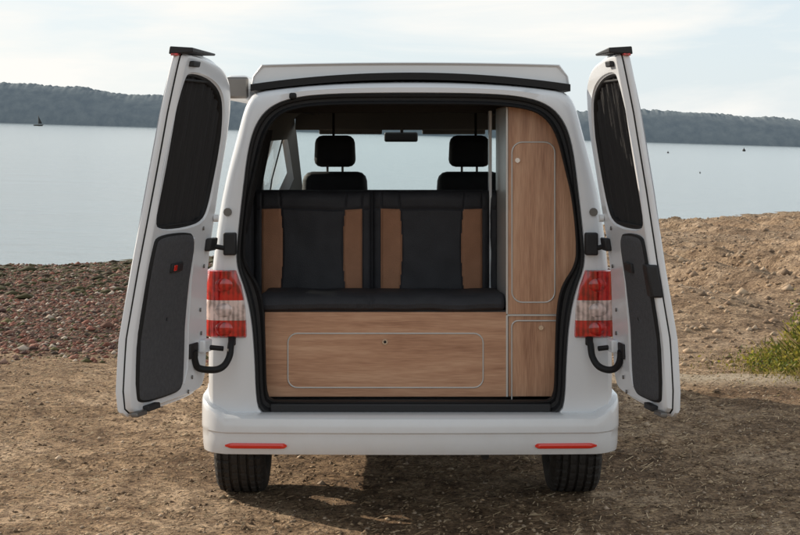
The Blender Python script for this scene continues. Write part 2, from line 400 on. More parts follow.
# ------------------------------------------------------------ INTERIOR FURNITURE
box('bed_box_front',-.694,.462,.125,.145,.655,1.06,M['wh'],.002)
def trimloop(name,x0,x1,z0,z1,r,y): 
    tube(name,[(x,y,z) for x,z in rrect(x0,x1,z0,z1,r)],.0038,M['trim'],cyc=True)
trimloop('bed_box_hatch_trim',-.584,.349,.699,.958,.045,.124)
tube('hatch_catch',[(-.12,.125,.918),(-.12,.117,.918)],.014,M['chrome'])
tube('hatch_catch_hole',[(-.12,.118,.918),(-.12,.115,.918)],.007,M['black'])
box('bed_box_top',-.70,.462,.13,.75,1.055,1.068,M['linerdark'],0)
cabp=[(.466,1.05),(.705,1.05),(.735,1.12),(.79,1.26),(.812,1.36),(.808,1.45),(.79,1.6),(.765,1.74),(.735,1.86),(.70,1.97),(.68,2.035),(.466,2.045)]
nC=len(cabp)
mobj('tall_cabinet',[(x,.13,z) for x,z in cabp]+[(x-.0,.78,z) for x,z in cabp],[tuple(range(nC)),tuple(range(nC,2*nC))]+[(i,(i+1)%nC,nC+(i+1)%nC,nC+i) for i in range(nC)],M['wv'],smooth=False)
trimloop('cabinet_door_trim',.487,.692,1.106,1.872,.05,.129)
tube('cabinet_catch',[(.513,.13,1.785),(.513,.12,1.785)],.012,M['chrome'])
box('lower_cabinet',.470,.705,.132,.75,.655,1.04,M['wv'],.002)
trimloop('lower_cabinet_trim',.486,.80,.60,1.018,.03,.129)
tube('lower_catch',[(.625,.13,.985),(.625,.12,.985)],.012,M['chrome'])
box('cabinet_edge_strip',.458,.468,.124,.78,1.05,2.04,M['trim'],.002)
box('lower_edge_strip',.458,.468,.122,.20,.655,1.045,M['trim'],.002)
box('cabinet_rail',.464,.70,.122,.135,1.041,1.049,M['trim'],.001)
box('white_end_panel',.418,.432,.7,.78,1.1,2.03,M['white2'],.003)
def bench():
    x0,x1,z0,z1=-.86,.455,1.08,1.615
    nx,nz=300,70; V=[];F=[];fm=[]
    tans=[(-.754,-.656,1),(-.324,-.237,-1),(-.139,-.044,1),(.283,.380,-1)]
    seams=[-.187,-.80,.42]
    def edge(b,z,sgn,inner): return b+(inner*.012*math.sin((z-1.12)/.41*math.pi))*sgn
    for j in range(nz+1):
        z=z0+(z1-z0)*j/nz
        for i in range(nx+1):
            x=x0+(x1-x0)*i/nx
            y=.74
            g=0
            for a,b,sg in tans:
                for q,inn in ((a,1 if sg<0 else 0),(b,1 if sg>0 else 0)):
                    e=edge(q,z,sg,inn)
                    g=max(g,math.exp(-((x-e)/.005)**2)*.7)
            for q in seams: g=max(g,math.exp(-((x-q)/.008)**2)*1.3)
            g=max(g,math.exp(-((z-1.526)/.005)**2)*.8)
            u1=(x+.49)/.30 if x<-.187 else (x-.12)/.30
            puff=.045*max(0,1-u1*u1)**.5 if abs(u1)<1 else 0
            ed=min((z1-z)/.05,1); puff2=.05*math.sqrt(max(0,1-(1-ed)**2))
            y-= puff+puff2-g*.012
            y-=.010*noise.noise(Vector((x*5,z*4,1)))+.006*noise.noise(Vector((x*14,z*9,2)))
            V.append((x,y,z+.008*noise.noise(Vector((x*4,0,5)))))
    W=nx+1
    for j in range(nz):
        z=z0+(z1-z0)*(j+.5)/nz
        for i in range(nx):
            x=x0+(x1-x0)*(i+.5)/nx
            m=0
            if z<1.526:
                for a,b,sg in tans:
                    ea=edge(a,z,sg,1 if sg<0 else 0); eb=edge(b,z,sg,1 if sg>0 else 0)
                    if ea<x<eb: m=1
            a=j*W+i; F.append((a,a+1,a+W+1,a+W)); fm.append(m)
    b0=len(V)
    for i in range(nx+1): V.append((x0+(x1-x0)*i/nx,.86,z1))
    for i in range(nx): F.append((nz*W+i,nz*W+i+1,b0+i+1,b0+i)); fm.append(0)
    b1=len(V)
    for i in range(nx+1): V.append((x0+(x1-x0)*i/nx,.90,z0))
    for i in range(nx): F.append((b0+i,b0+i+1,b1+i+1,b1+i)); fm.append(0)
    mobj('bench_backrest',V,F,[M['leather'],M['tan']],fm)
bench()
def cushion():
    x0,x1=-.72,.455; nx=120; prof=[(.70,1.115),(.5,1.128),(.3,1.14),(.2,1.145),(.15,1.14),(.115,1.125),(.10,1.10),(.105,1.08),(.125,1.066),(.2,1.064)]
    V=[];F=[];n=len(prof)
    for i in range(nx+1):
        x=x0+(x1-x0)*i/nx
        e=min(1,min(x-x0,x1-x)/.03); k=math.sqrt(max(0,1-(1-e)**2))
        for y,z in prof:
            g=math.exp(-((x+.187)/.008)**2)*.010
            V.append((x,.2+(y-.2)*(1 if y>.2 else .6+.4*k)+g*(y<.2)+.006*noise.noise(Vector((x*7,z*9,4))),1.10+(z-1.10)*(.7+.3*k)-g*.5+.009*noise.noise(Vector((x*6,y*6,0)))))
    for i in range(nx):
        for k in range(n-1): a=i*n+k; F.append((a,a+1,a+n+1,a+n))
    mobj('bed_cushion',V,F,M['leather'])
cushion()
def rbox(name,x0,x1,y0,y1,z0,z1,mat,b): return bev(box(name,x0,x1,y0,y1,z0,z1,mat,0),b,5)
for sx in (-.452,.44):
    hexa('front_headrest',[(sx+d*(1 if z<1.8 else .93),y,z) for d in (-.14,.14) for y in (2.84,2.96) for z in (1.685,1.895)],M['leather'],.05)
    for q in (-.05,.05): tube('headrest_post',[(sx+q,2.9,1.6),(sx+q,2.9,1.72)],.008,M['steel'])
    hexa('front_seat_back',[(sx+d*(1 if z<1.5 else .84),y+ (.0 if z>1.5 else .12),z) for d in (-.25,.25) for y in (2.80,2.94) for z in (.95,1.655)],M['leather'],.06)
    rbox('front_seat_cushion',sx-.25,sx+.25,2.95,3.45,.90,1.05,M['leather'],.05)
    rbox('front_seat_base',sx-.2,sx+.2,3.0,3.4,.61,.92,M['linerdark'],.02)
rbox('dashboard',-.86,.86,3.85,4.2,1.0,1.36,M['blackpl'],.05)
tube('steering_wheel',[(-.44+.19*math.cos(t*math.pi/12),3.72+.07*math.sin(t*math.pi/12),1.33+.17*math.sin(t*math.pi/12)) for t in range(24)],.016,M['blackpl'],cyc=True)
rbox('rear_view_mirror',-.125,.115,3.66,3.69,1.845,1.915,M['blackpl'],.015)
tube('mirror_stalk',[(0,3.68,1.9),(0,3.64,1.99)],.012,M['blackpl'])
for sx in (-.36,.36): rbox('sun_visor',sx-.22,sx+.22,3.40,3.43,1.90,2.0,M['liner'],.01)
box('windscreen_header',-.74,.74,3.30,3.42,1.93,2.10,M['liner'],.01)
box('roof_aperture_frame',-.62,-.56,.9,3.0,2.03,2.10,M['linerdark'],.01); box('roof_aperture_frame',.56,.62,.9,3.0,2.03,2.10,M['linerdark'],.01)
box('roof_cross_rail',-.66,.66,.85,.93,2.02,2.10,M['linerdark'],.01)
for sx in (-.455,.47): box('hanging_strap',sx-.008,sx+.008,2.7,2.71,1.88,2.1,M['black'],0)
V=[];F=[]
for i in range(41):
    for j,z in enumerate((1.40,1.65,1.93)):
        y=.45+.65*i/40; V.append((-(.84-(z-1.4)*.19+.012*math.sin(i*1.7)),y,z))
for i in range(40):
    for j in range(2): a=i*3+j; F.append((a,a+1,a+4,a+3))
mobj('side_curtain',V,F,M['curtain'])
for s in (-1,1):
    rbox('wing_mirror',min(s*1.0,s*1.2),max(s*1.0,s*1.2),3.75,3.85,1.36,1.60,M['blackpl'],.04)

# ------------------------------------------------------------ WHEELS
def wheel(name,xc,yc):
    s=1 if xc>0 else -1
    e=bpy.data.objects.new(name,None); scene.collection.objects.link(e); e.parent=van
    R=.335; w=.134
    prof=[(-w+.03,.20),(-w+.005,.23),(-w,.27),(-w+.006,.305),(-w+.022,.329)]
    gx=[-.085,-.045,-.0,.045,.085]
    for g in gx: prof+=[(g-.008,R),(g-.004,R-.012),(g+.004,R-.012),(g+.008,R)]
    prof+=[(w-.022,.329),(w-.006,.305),(w,.27),(w-.005,.23),(w-.03,.20),(w-.05,.19),(-w+.05,.19)]
    n=180;V=[];F=[];m=len(prof)
    for i in range(n):
        a=2*math.pi*i/n
        for x,r in prof:
            rr=r
            if r>.32 and abs(x)>.05 and ((i+(2 if x>0 else 0))%5)==0: rr=r-.012
            if r>.33 and abs(x)<.04 and i%5==2 and abs(x)>.006: rr=r-.006
            V.append((xc+x,yc+rr*math.cos(a),R+rr*math.sin(a)))
    for i in range(n):
        for k in range(m): F.append((i*m+k,i*m+(k+1)%m,((i+1)%n)*m+(k+1)%m,((i+1)%n)*m+k))
    mobj('tyre',V,F,M['tyre'],parent=e)
    V=[];F=[];n=60;pr=[(s*.10,.205),(s*.085,.19),(-s*.09,.185),(-s*.105,.2)]
    for i in range(n):
        a=2*math.pi*i/n
        for x,r in pr: V.append((xc+x,yc+r*math.cos(a),R+r*math.sin(a)))
    for i in range(n):
        for k in range(3): F.append((i*4+k,i*4+k+1,((i+1)%n)*4+k+1,((i+1)%n)*4+k))
    mobj('rim',V,F,M['alloy'],parent=e)
    for k in range(5):
        a=2*math.pi*k/5+.3; tube('spoke',[(xc+s*.085,yc+.03*math.cos(a),R+.03*math.sin(a)),(xc+s*.075,yc+.19*math.cos(a),R+.19*math.sin(a))],.022,M['alloy'],parent=e)
    tube('hub',[(xc-s*.1,yc,R),(xc+s*.09,yc,R)],.06,M['alloy'],parent=e)
for xc in (-.875,.875):
    wheel('wheel',xc,1.0); wheel('wheel',xc,4.0)
tube('rear_axle',[(-.8,1.0,.33),(-.4,1.0,.38),(.4,1.0,.38),(.8,1.0,.33)],.035,M['under'])
tube('front_axle',[(-.8,4.0,.33),(.8,4.0,.33)],.04,M['under'])
tube('exhaust_silencer',[(.05,.45,.40),(.45,.45,.40)],.07,M['steel'])
tube('tow_eye',[(.35,.0,.40),(.35,.06,.40)],.02,M['under'])
rbox('spare_wheel_carrier',-.32,.30,.3,.32,.34,.42,M['under'],.02)

# ------------------------------------------------------------ TERRAIN
def shoreD(x): return np.interp(x,[-60,-20,-7.7,-5.35,9.7,17.8,60,200],[18,24,29.8,31.3,52.8,63.8,105,260])
def waterz(x): return -1.0-.03*(x-CAMX)
def smooth(t): t=np.clip(t,0,1); return t*t*(3-2*t)
def gh(x,y):
    Dd=y-CAMY
    xs=x-CAMX
    ds=shoreD(xs)+.5*np.sin(xs*.9)+.3*np.sin(xs*2.3+1)
    st=12.6
    t=np.clip((Dd-st)/(ds-st),0,None)
    zw=waterz(x)
    base=np.where(t<1, zw*(.72*np.clip(t,0,1)+.28*smooth(t)), zw-(Dd-ds)*.08)
    base=np.maximum(base,-6-.03*xs)
    bank=smooth((xs-1.2)/3)*smooth((Dd-12.8)/4)*smooth((ds-1.5-Dd)/8)
    base=base+bank*.26
    edge=smooth((xs-.8)/1.0)*smooth((Dd-11.9-.12*np.sin(xs*1.7))/.25)*smooth((16-Dd)/2)
    base=base-.055*edge
    return base,bank,t,ds
gx_=np.concatenate([-np.geomspace(1800,12,26),np.arange(-11.5,-4,.16),np.arange(-4,5,.055),np.arange(5,22,.11),np.geomspace(22.5,1800,28)])
gy_=np.concatenate([-np.geomspace(1500,12,14),np.arange(-11,-.5,.5),np.arange(-.4,9,.05),np.arange(9,24,.085),np.arange(24,60,.18),np.geomspace(60.5,2500,24)])
X,Y=np.meshgrid(gx_,gy_); Z,BK,T,DS=gh(X,Y)
nz_=np.zeros_like(Z)
N3=noise.noise
for j in range(X.shape[0]):
    for i in range(X.shape[1]):
        x=X[j,i];y=Y[j,i]
        if -12<x<22 and -1<y<60:
            b=BK[j,i]
            v=.016*N3(Vector((x*1.3,y*1.3,0)))+.010*N3(Vector((x*4,y*4,3)))+.006*N3(Vector((x*10,y*10,6)))
            if y<7 and abs(x)>1.15:
                for off in (0,1.6):
                    q=(y-1.9-off-.16*x); v-=.020*math.exp(-(q/.13)**2)-.010*math.exp(-((abs(q)-.22)/.07)**2)
            far=min(1,max(0,(y-5.6)/1.5))
            if far>0: v+=far*(.04*N3(Vector((x*.9,y*.7,5)))+.025*N3(Vector((x*4,y*3,8))))
            if b>0:
                ph=(x*.92+y*.20)+.8*N3(Vector((x*.15,y*.10,2)))
                amp=max(0,.9+1.3*N3(Vector((x*.15,y*.10,22))))
                sc=min(1,.5+(y-6)/25)
                trk=math.sin(ph*4.4)
                v+=b*sc*(.12*amp*trk+.03*amp*math.sin(y*5+2*trk)+.12*N3(Vector((x*.6,y*.3,9)))+.06*N3(Vector((x*2.2,y*1.4,12)))+.045*N3(Vector((x*5,y*3.4,15)))+.025*N3(Vector((x*11,y*8,18))))
            for wx,yw in ((-.875,1),(.875,1),(-.875,4),(.875,4)):
                d=math.hypot((x-wx)*1.2,y-yw)
                if d<.4: v*=.2
            nz_[j,i]=v
Z=Z+nz_
ny,nx=X.shape
V=np.stack([X.ravel(),Y.ravel(),Z.ravel()],1)
idx=np.arange(ny*nx).reshape(ny,nx)
F=np.stack([idx[:-1,:-1].ravel(),idx[:-1,1:].ravel(),idx[1:,1:].ravel(),idx[1:,:-1].ravel()],1)
def fastmesh(name,V,F,mat,col=None,smooth_=True):
    me=bpy.data.meshes.new(name); k=F.shape[1]
    me.vertices.add(len(V)); me.vertices.foreach_set('co',V.astype(np.float32).ravel())
    me.loops.add(F.size); me.loops.foreach_set('vertex_index',F.astype(np.int32).ravel())
    me.polygons.add(len(F)); me.polygons.foreach_set('loop_start',np.arange(0,F.size,k,dtype=np.int32)); me.polygons.foreach_set('loop_total',np.full(len(F),k,dtype=np.int32))
    me.update(calc_edges=True); me.validate()
    if smooth_: me.polygons.foreach_set('use_smooth',np.ones(len(me.polygons),bool))
    if col is not None:
        a=me.color_attributes.new('Col','FLOAT_COLOR','POINT'); a.data.foreach_set('color',col.astype(np.float32).ravel())
    me.materials.append(mat)
    o=bpy.data.objects.new(name,me); scene.collection.objects.link(o); return o
XS=X-CAMX; Dd=Y-CAMY
nzn=np.vectorize(lambda a,b:noise.noise(Vector((a*.5,b*.35,4))))(np.clip(X,-40,60),np.clip(Y,-20,90))
beach=smooth((Dd+nzn*1.2-12.75)/.8)
right=smooth((XS+nzn*2-.5)/3)
Rz=beach*(1-right); Gz=beach*right; Bz=smooth((T-.66+nzn*.15)/.2)*(T<1.3)*(1-.8*right)
Pz=smooth((XS-.6)/1.2)*np.exp(-((Dd-11.75-.12*np.sin(XS*1.7)+nzn*.3)/.32)**2)
col=np.stack([Rz.ravel(),Gz.ravel(),Bz.ravel(),Pz.ravel()],1)
def ground_mat():
    m,nt,b=newmat('beach_ground'); N_=nt.nodes; L=nt.links
    geo=N_.new('ShaderNodeNewGeometry')
    at=N_.new('ShaderNodeVertexColor'); at.layer_name='Col'; sp=N_.new('ShaderNodeSeparateColor'); L.new(at.outputs[0],sp.inputs[0])
    def noi(sc,det=6,rough=.6,vec=None,dist=0):
        n=N_.new('ShaderNodeTexNoise'); n.inputs['Scale'].default_value=sc; n.inputs['Detail'].default_value=det; n.inputs['Roughness'].default_value=rough; n.inputs['Distortion'].default_value=dist
        L.new(vec or geo.outputs['Position'],n.inputs['Vector']); return n
    def ramp(src,els):
        r=N_.new('ShaderNodeValToRGB'); r.color_ramp.elements[0].position=els[0][0]; r.color_ramp.elements[0].color=(*els[0][1],1)
        r.color_ramp.elements[1].position=els[-1][0]; r.color_ramp.elements[1].color=(*els[-1][1],1)
        for p,c_ in els[1:-1]: e=r.color_ramp.elements.new(p); e.color=(*c_,1)
        L.new(src,r.inputs[0]); return r
    def mix(f,a,b_,mode='MIX'):
        x=N_.new('ShaderNodeMix'); x.data_type='RGBA'; x.blend_type=mode
        if isinstance(f,float): x.inputs[0].default_value=f
        else: L.new(f,x.inputs[0])
        L.new(a,x.inputs[6]); L.new(b_,x.inputs[7]); return x.outputs[2]
    big=noi(.9,5,.62); fine=noi(38,8,.78); mid=noi(7,7,.72)
    dirt=ramp(big.outputs['Fac'],[(.34,(.23,.15,.092)),(.5,(.41,.285,.18)),(.64,(.58,.43,.295))])
    sp1=ramp(fine.outputs['Fac'],[(.38,(.26,.23,.21)),(.5,(1,1,1)),(.63,(1.65,1.6,1.5))])
    sp2=ramp(mid.outputs['Fac'],[(.36,(.40,.36,.33)),(.6,(1.2,1.2,1.2))])
    dirtc=mix(1.0,dirt.outputs[0],sp1.outputs[0],'MULTIPLY'); dirtc=mix(1.0,dirtc,sp2.outputs[0],'MULTIPLY')
    vo=N_.new('ShaderNodeTexVoronoi'); vo.inputs['Scale'].default_value=24; L.new(geo.outputs['Position'],vo.inputs['Vector'])
    sc=N_.new('ShaderNodeSeparateColor'); L.new(vo.outputs['Color'],sc.inputs[0])
    gr=ramp(sc.outputs[0],[(.0,(.09,.05,.04)),(.3,(.24,.11,.08)),(.55,(.28,.17,.125)),(.8,(.16,.15,.07)),(1,(.42,.34,.28))])
    gd=ramp(vo.outputs['Distance'],[(.2,(1.1,1.1,1.1)),(.6,(.35,.33,.3))])
    grc=mix(1.0,gr.outputs[0],gd.outputs[0],'MULTIPLY'); grc=mix(1.0,grc,sp2.outputs[0],'MULTIPLY')
    sd=ramp(noi(1.1,6,.65).outputs['Fac'],[(.34,(.22,.15,.098)),(.5,(.37,.265,.175)),(.66,(.50,.375,.265))])
    sdc=mix(1.0,sd.outputs[0],sp1.outputs[0],'MULTIPLY'); sdc=mix(1.0,sdc,sp2.outputs[0],'MULTIPLY')
    c1=mix(sp.outputs[0],dirtc,grc); c2=mix(sp.outputs[1],c1,sdc)
    wet=ramp(mid.outputs['Fac'],[(.35,(.045,.045,.025)),(.5,(.09,.09,.05)),(.7,(.22,.2,.16))])
    c3=mix(sp.outputs[2],c2,wet.outputs[0])
    pale=ramp(fine.outputs['Fac'],[(.35,(.4,.32,.23)),(.65,(.70,.59,.45))])
    c4=mix(at.outputs['Alpha'],c3,pale.outputs[0])
    L.new(c4,b.inputs['Base Color']); b.inputs['Roughness'].default_value=.95; b.inputs['Specular IOR Level'].default_value=.2
    ad=N_.new('ShaderNodeMath'); ad.operation='MULTIPLY_ADD'; ad.inputs[1].default_value=2.2; L.new(mid.outputs['Fac'],ad.inputs[0]); L.new(fine.outputs['Fac'],ad.inputs[2])
    bp=N_.new('ShaderNodeBump'); bp.inputs['Strength'].default_value=.9; bp.inputs['Distance'].default_value=.032; L.new(ad.outputs[0],bp.inputs['Height']); L.new(bp.outputs[0],b.inputs['Normal'])
    return m
fastmesh('beach_ground',V,F,ground_mat(),col)
def gzd(x,y):
    i=np.clip(np.searchsorted(gx_,x)-1,0,nx-2); j=np.clip(np.searchsorted(gy_,y)-1,0,ny-2)
    fx=(x-gx_[i])/(gx_[i+1]-gx_[i]); fy=(y-gy_[j])/(gy_[j+1]-gy_[j])
    return (Z[j,i]*(1-fx)+Z[j,i+1]*fx)*(1-fy)+(Z[j+1,i]*(1-fx)+Z[j+1,i+1]*fx)*fy
def colmat(name,rough=.85,trans=0):
    m,nt,b=newmat(name); at=nt.nodes.new('ShaderNodeVertexColor'); at.layer_name='Col'
    nt.links.new(at.outputs[0],b.inputs['Base Color']); b.inputs['Roughness'].default_value=rough; b.inputs['Specular IOR Level'].default_value=.25
    if trans:
        tr=nt.nodes.new('ShaderNodeBsdfTranslucent'); nt.links.new(at.outputs[0],tr.inputs[0])
        mx=nt.nodes.new('ShaderNodeMixShader'); mx.inputs[0].default_value=trans
        nt.links.new(b.outputs[0],mx.inputs[1]); nt.links.new(tr.outputs[0],mx.inputs[2]); nt.links.new(mx.outputs[0],nt.nodes['Material Output'].inputs[0])
    return m
OCT=np.array([[1,0,0],[-1,0,0],[0,1,0],[0,-1,0],[0,0,1],[0,0,-1]],float)
OF=np.array([[0,2,4],[2,1,4],[1,3,4],[3,0,4],[2,0,5],[1,2,5],[3,1,5],[0,3,5]])
def stones(name,x,y,size,pal,flat=.55):
    n=len(x); P=OCT[None]*size[:,None,None]*rng.uniform(.6,1.3,(n,6,1)); P[:,:,2]*=flat
    a=rng.uniform(0,2*math.pi,n); ca,sa=np.cos(a),np.sin(a)
    px=P[:,:,0]*ca[:,None]-P[:,:,1]*sa[:,None]; py=P[:,:,0]*sa[:,None]+P[:,:,1]*ca[:,None]
    P[:,:,0]=px+x[:,None]; P[:,:,1]=py+y[:,None]; P[:,:,2]+=(gzd(x,y)+size*.15)[:,None]
    Fc=(OF[None]+6*np.arange(n)[:,None,None]).reshape(-1,3)
    pal=np.array(pal); c_=pal[rng.integers(0,len(pal),n)]*rng.uniform(.7,1.25,(n,1)); c_=np.concatenate([c_,np.ones((n,1))],1)
    return fastmesh(name,P.reshape(-1,3),Fc,colmat(name+'_mat'),np.repeat(c_,6,0),False)
n=32000; d=rng.uniform(12.3,31,n); xs=rng.uniform(-.30,.02,n)*d; x=xs+CAMX; y=d+CAMY
k=(d<shoreD(xs)+.3)&((d>13.0)|(rng.random(n)<.35)); x,y=x[k],y[k]
stones('beach_pebbles',x,y,rng.gamma(1.8,.0075,len(x))+.008,[(.2,.08,.055),(.22,.11,.08),(.28,.18,.14),(.09,.065,.05),(.11,.10,.045),(.10,.055,.045),(.26,.11,.08),(.18,.09,.065),(.45,.38,.31)])
n=2600; t_=rng.random(n); xs=rng.uniform(-12,1,n); d=shoreD(xs)*(1-.38*t_**.8)-.3; k=(np.abs(xs/d)<.32); xs,d=xs[k],d[k]
stones('seaweed_wrack',xs+CAMX,d+CAMY,rng.gamma(2,.022,len(xs))+.02,[(.05,.045,.02),(.07,.06,.025),(.05,.035,.02),(.09,.08,.04)],.3)
n=12000; d=12.4+rng.random(n)**.8*50; xs=rng.uniform(.09,.30,n)*d; x=xs+CAMX;y=d+CAMY
k=(d<shoreD(xs)-.2); x,y=x[k],y[k]
stones('beach_clods',x,y,rng.gamma(1.6,.010,len(x))+.010,[(.30,.21,.14),(.38,.28,.19),(.20,.14,.095),(.42,.32,.23)],.7)
n=12000; d=6.6+rng.random(n)*7; xs=rng.uniform(-.30,.30,n)*d; x=xs+CAMX;y=d+CAMY
stones('yard_grit',x,y,rng.gamma(1.6,.0030,n)+.003,[(.34,.24,.15),(.42,.31,.2),(.14,.095,.06),(.43,.33,.24)],.6)
n=20000; d=6.3+rng.random(n)*6.6; xs=rng.uniform(-.31,.31,n)*d; x=xs+CAMX;y=d+CAMY
ln=rng.gamma(1.8,.0055,n)+.004; wd=rng.uniform(.001,.003,n); a=rng.uniform(0,math.pi,n); z=gzd(x,y)+.003
dx,dy=np.cos(a)*ln,np.sin(a)*ln; ox,oy=-np.sin(a)*wd,np.cos(a)*wd; tz=rng.uniform(-.15,.5,n)*ln
P=np.stack([np.stack([x-dx-ox,y-dy-oy,z],1),np.stack([x+dx-ox,y+dy-oy,z+np.abs(tz)],1),np.stack([x+dx+ox,y+dy+oy,z+np.abs(tz)+.002],1),np.stack([x-dx+ox,y-dy+oy,z+.002],1)],1)
pal=np.array([(.46,.34,.21),(.36,.25,.15),(.2,.12,.07),(.52,.40,.26),(.12,.08,.05)]); cc_=pal[rng.integers(0,5,n)]; cc_=np.concatenate([cc_,np.ones((n,1))],1)
fastmesh('straw_litter',P.reshape(-1,3),np.arange(4*n).reshape(n,4),colmat('straw_mat'),np.repeat(cc_,4,0),False)

# grass clump at right edge
GX,GY=3.36,5.35
n=7000
cx=GX+np.abs(rng.normal(0,.40,n))*rng.choice([-.65,1.4],n); cy=GY+rng.normal(0,.45,n)
hgt=np.clip(.05+.34*np.exp(-((cx-GX-.3)/.34)**2),.04,.5)*rng.uniform(.4,1.1,n)*(1-.3*np.abs(cy-GY))
hgt=np.clip(hgt,.03,.5)
a=rng.uniform(0,2*math.pi,n); lean=rng.uniform(.2,1.0,n)*hgt; z=gzd(cx,cy)-.01; w=rng.uniform(.002,.006,n)
ox,oy=-np.sin(a)*w,np.cos(a)*w; lx,ly=np.cos(a)*lean,np.sin(a)*lean
P=np.stack([np.stack([cx-ox,cy-oy,z],1),np.stack([cx+ox,cy+oy,z],1),np.stack([cx+lx*.4+ox,cy+ly*.4+oy,z+hgt*.6],1),np.stack([cx+lx+ox*.1,cy+ly+oy*.1,z+hgt],1),],1)
pal=np.array([(.14,.14,.03),(.28,.23,.06),(.10,.11,.025),(.36,.29,.10),(.40,.30,.15)]); cg=pal[rng.integers(0,5,n)]; cg=np.concatenate([cg,np.ones((n,1))],1)
fastmesh('grass_tuft',P.reshape(-1,3),np.arange(4*n).reshape(n,4),colmat('grass_mat',.6,.45),np.repeat(cg,4,0),False)
n=5200
lx_=GX+.1+np.abs(rng.normal(0,.26,n))*rng.choice([-.9,1.2],n); ly_=GY+rng.normal(0,.3,n); lz=gzd(lx_,ly_)+rng.random(n)*(.10+.56*np.exp(-((lx_-GX-.16)/.20)**2))
q=rng.normal(0,1,(n,3)); q/=np.linalg.norm(q,axis=1)[:,None]; r2=np.cross(q,rng.normal(0,1,(n,3))); r2/=np.linalg.norm(r2,axis=1)[:,None]
s_=rng.uniform(.010,.026,n)[:,None]; cpt=np.stack([lx_,ly_,lz],1)
P=np.stack([cpt-q*s_,cpt+r2*s_*.45,cpt+q*s_,cpt-r2*s_*.45],1)
pal=np.array([(.15,.18,.03),(.28,.26,.04),(.38,.33,.06),(.10,.13,.025)]); cg=pal[rng.integers(0,4,n)]; cg=np.concatenate([cg,np.ones((n,1))],1)
fastmesh('leafy_weeds',P.reshape(-1,3),np.arange(4*n).reshape(n,4),colmat('weed_mat',.5,.5),np.repeat(cg,4,0),False)

# ------------------------------------------------------------ SEA
def water_mat():
    m,nt,b=newmat('sea_water'); N_=nt.nodes;L=nt.links
    b.inputs['Base Color'].default_value=(.34,.40,.42,1); b.inputs['Roughness'].default_value=.12; b.inputs['IOR'].default_value=1.5
    geo=N_.new('ShaderNodeNewGeometry'); mp=N_.new('ShaderNodeMapping'); mp.inputs['Scale'].default_value=(.45,1.4,1); L.new(geo.outputs['Position'],mp.inputs[0])
    n=N_.new('ShaderNodeTexNoise'); n.inputs['Scale'].default_value=1.1; n.inputs['Detail'].default_value=7; n.inputs['Roughness'].default_value=.62; L.new(mp.outputs[0],n.inputs['Vector'])
    n2=N_.new('ShaderNodeTexNoise'); n2.inputs['Scale'].default_value=.14; n2.inputs['Detail'].default_value=3; L.new(mp.outputs[0],n2.inputs['Vector'])
    ad=N_.new('ShaderNodeMath'); ad.operation='MULTIPLY_ADD'; ad.inputs[1].default_value=2.6; L.new(n2.outputs['Fac'],ad.inputs[0]); L.new(n.outputs['Fac'],ad.inputs[2])
    bp=N_.new('ShaderNodeBump'); bp.inputs['Strength'].default_value=.7; bp.inputs['Distance'].default_value=.13; L.new(ad.outputs[0],bp.inputs['Height']); L.new(bp.outputs[0],b.inputs['Normal'])
    return m
wx=np.array([-2500,-100,0,100,2500.]); wy=np.array([8,60,300,2600.])
WX,WY=np.meshgrid(wx,wy); WV=np.stack([WX.ravel(),WY.ravel(),waterz(WX).ravel()],1)
ii=np.arange(20).reshape(4,5); WF=np.stack([ii[:-1,:-1].ravel(),ii[:-1,1:].ravel(),ii[1:,1:].ravel(),ii[1:,:-1].ravel()],1)
fastmesh('sea_water',WV,WF,water_mat())

# ------------------------------------------------------------ HILLS
def hills():
    n=2200; xs=np.linspace(-900,900,n); rowsN=10; V=[]
    Dh=1000.
    px=385+xs/Dh*1491
    H=np.interp(px,[-600,0,40,80,120,170,260,400,560,640,700,800,1000,1600],[31,27,26.5,25,21.5,22,20,17,18,22,21,18.5,18,23])
    for r in range(rowsN):
        t=r/(rowsN-1)
        for i in range(n):
            x=xs[i]; f=math.sin(t*math.pi/2)**.6
            h=H[i]*f
            tree=(.3+1.1*N3(Vector((x*.05,t*2,1)))+.8*N3(Vector((x*.2,t*3,2)))+1.3*N3(Vector((x*.5,t*4,3))))*max(0,(t-.55)/.45)
            V.append((x+CAMX,Dh+t*30-7,-1-.03*x+ (h+tree)*(1+t*.03) - .3))
    V=np.array(V); idx=np.arange(n*rowsN).reshape(rowsN,n)
    F=np.stack([idx[:-1,:-1].ravel(),idx[:-1,1:].ravel(),idx[1:,1:].ravel(),idx[1:,:-1].ravel()],1)
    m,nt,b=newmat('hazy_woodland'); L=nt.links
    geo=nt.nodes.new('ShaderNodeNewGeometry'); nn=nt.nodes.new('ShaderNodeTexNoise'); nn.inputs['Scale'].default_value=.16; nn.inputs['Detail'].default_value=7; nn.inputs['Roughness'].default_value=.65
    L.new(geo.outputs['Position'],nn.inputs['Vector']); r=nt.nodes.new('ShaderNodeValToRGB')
    r.color_ramp.elements[0].position=.36; r.color_ramp.elements[0].color=(.18,.215,.245,1); r.color_ramp.elements[1].position=.68; r.color_ramp.elements[1].color=(.245,.28,.30,1)  # aerial haze painted in: woodland base colours shifted to pale blue-grey
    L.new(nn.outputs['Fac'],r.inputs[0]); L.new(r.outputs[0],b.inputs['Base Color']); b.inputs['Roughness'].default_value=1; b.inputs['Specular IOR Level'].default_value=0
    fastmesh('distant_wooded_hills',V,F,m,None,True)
hills()
def worldat(px,Dp): x=(px-385)/1491*Dp; return x+CAMX,Dp+CAMY,waterz(x+CAMX)
sb=bpy.data.objects.new('sailboat',None); scene.collection.objects.link(sb)
x,y,z=worldat(38,700)
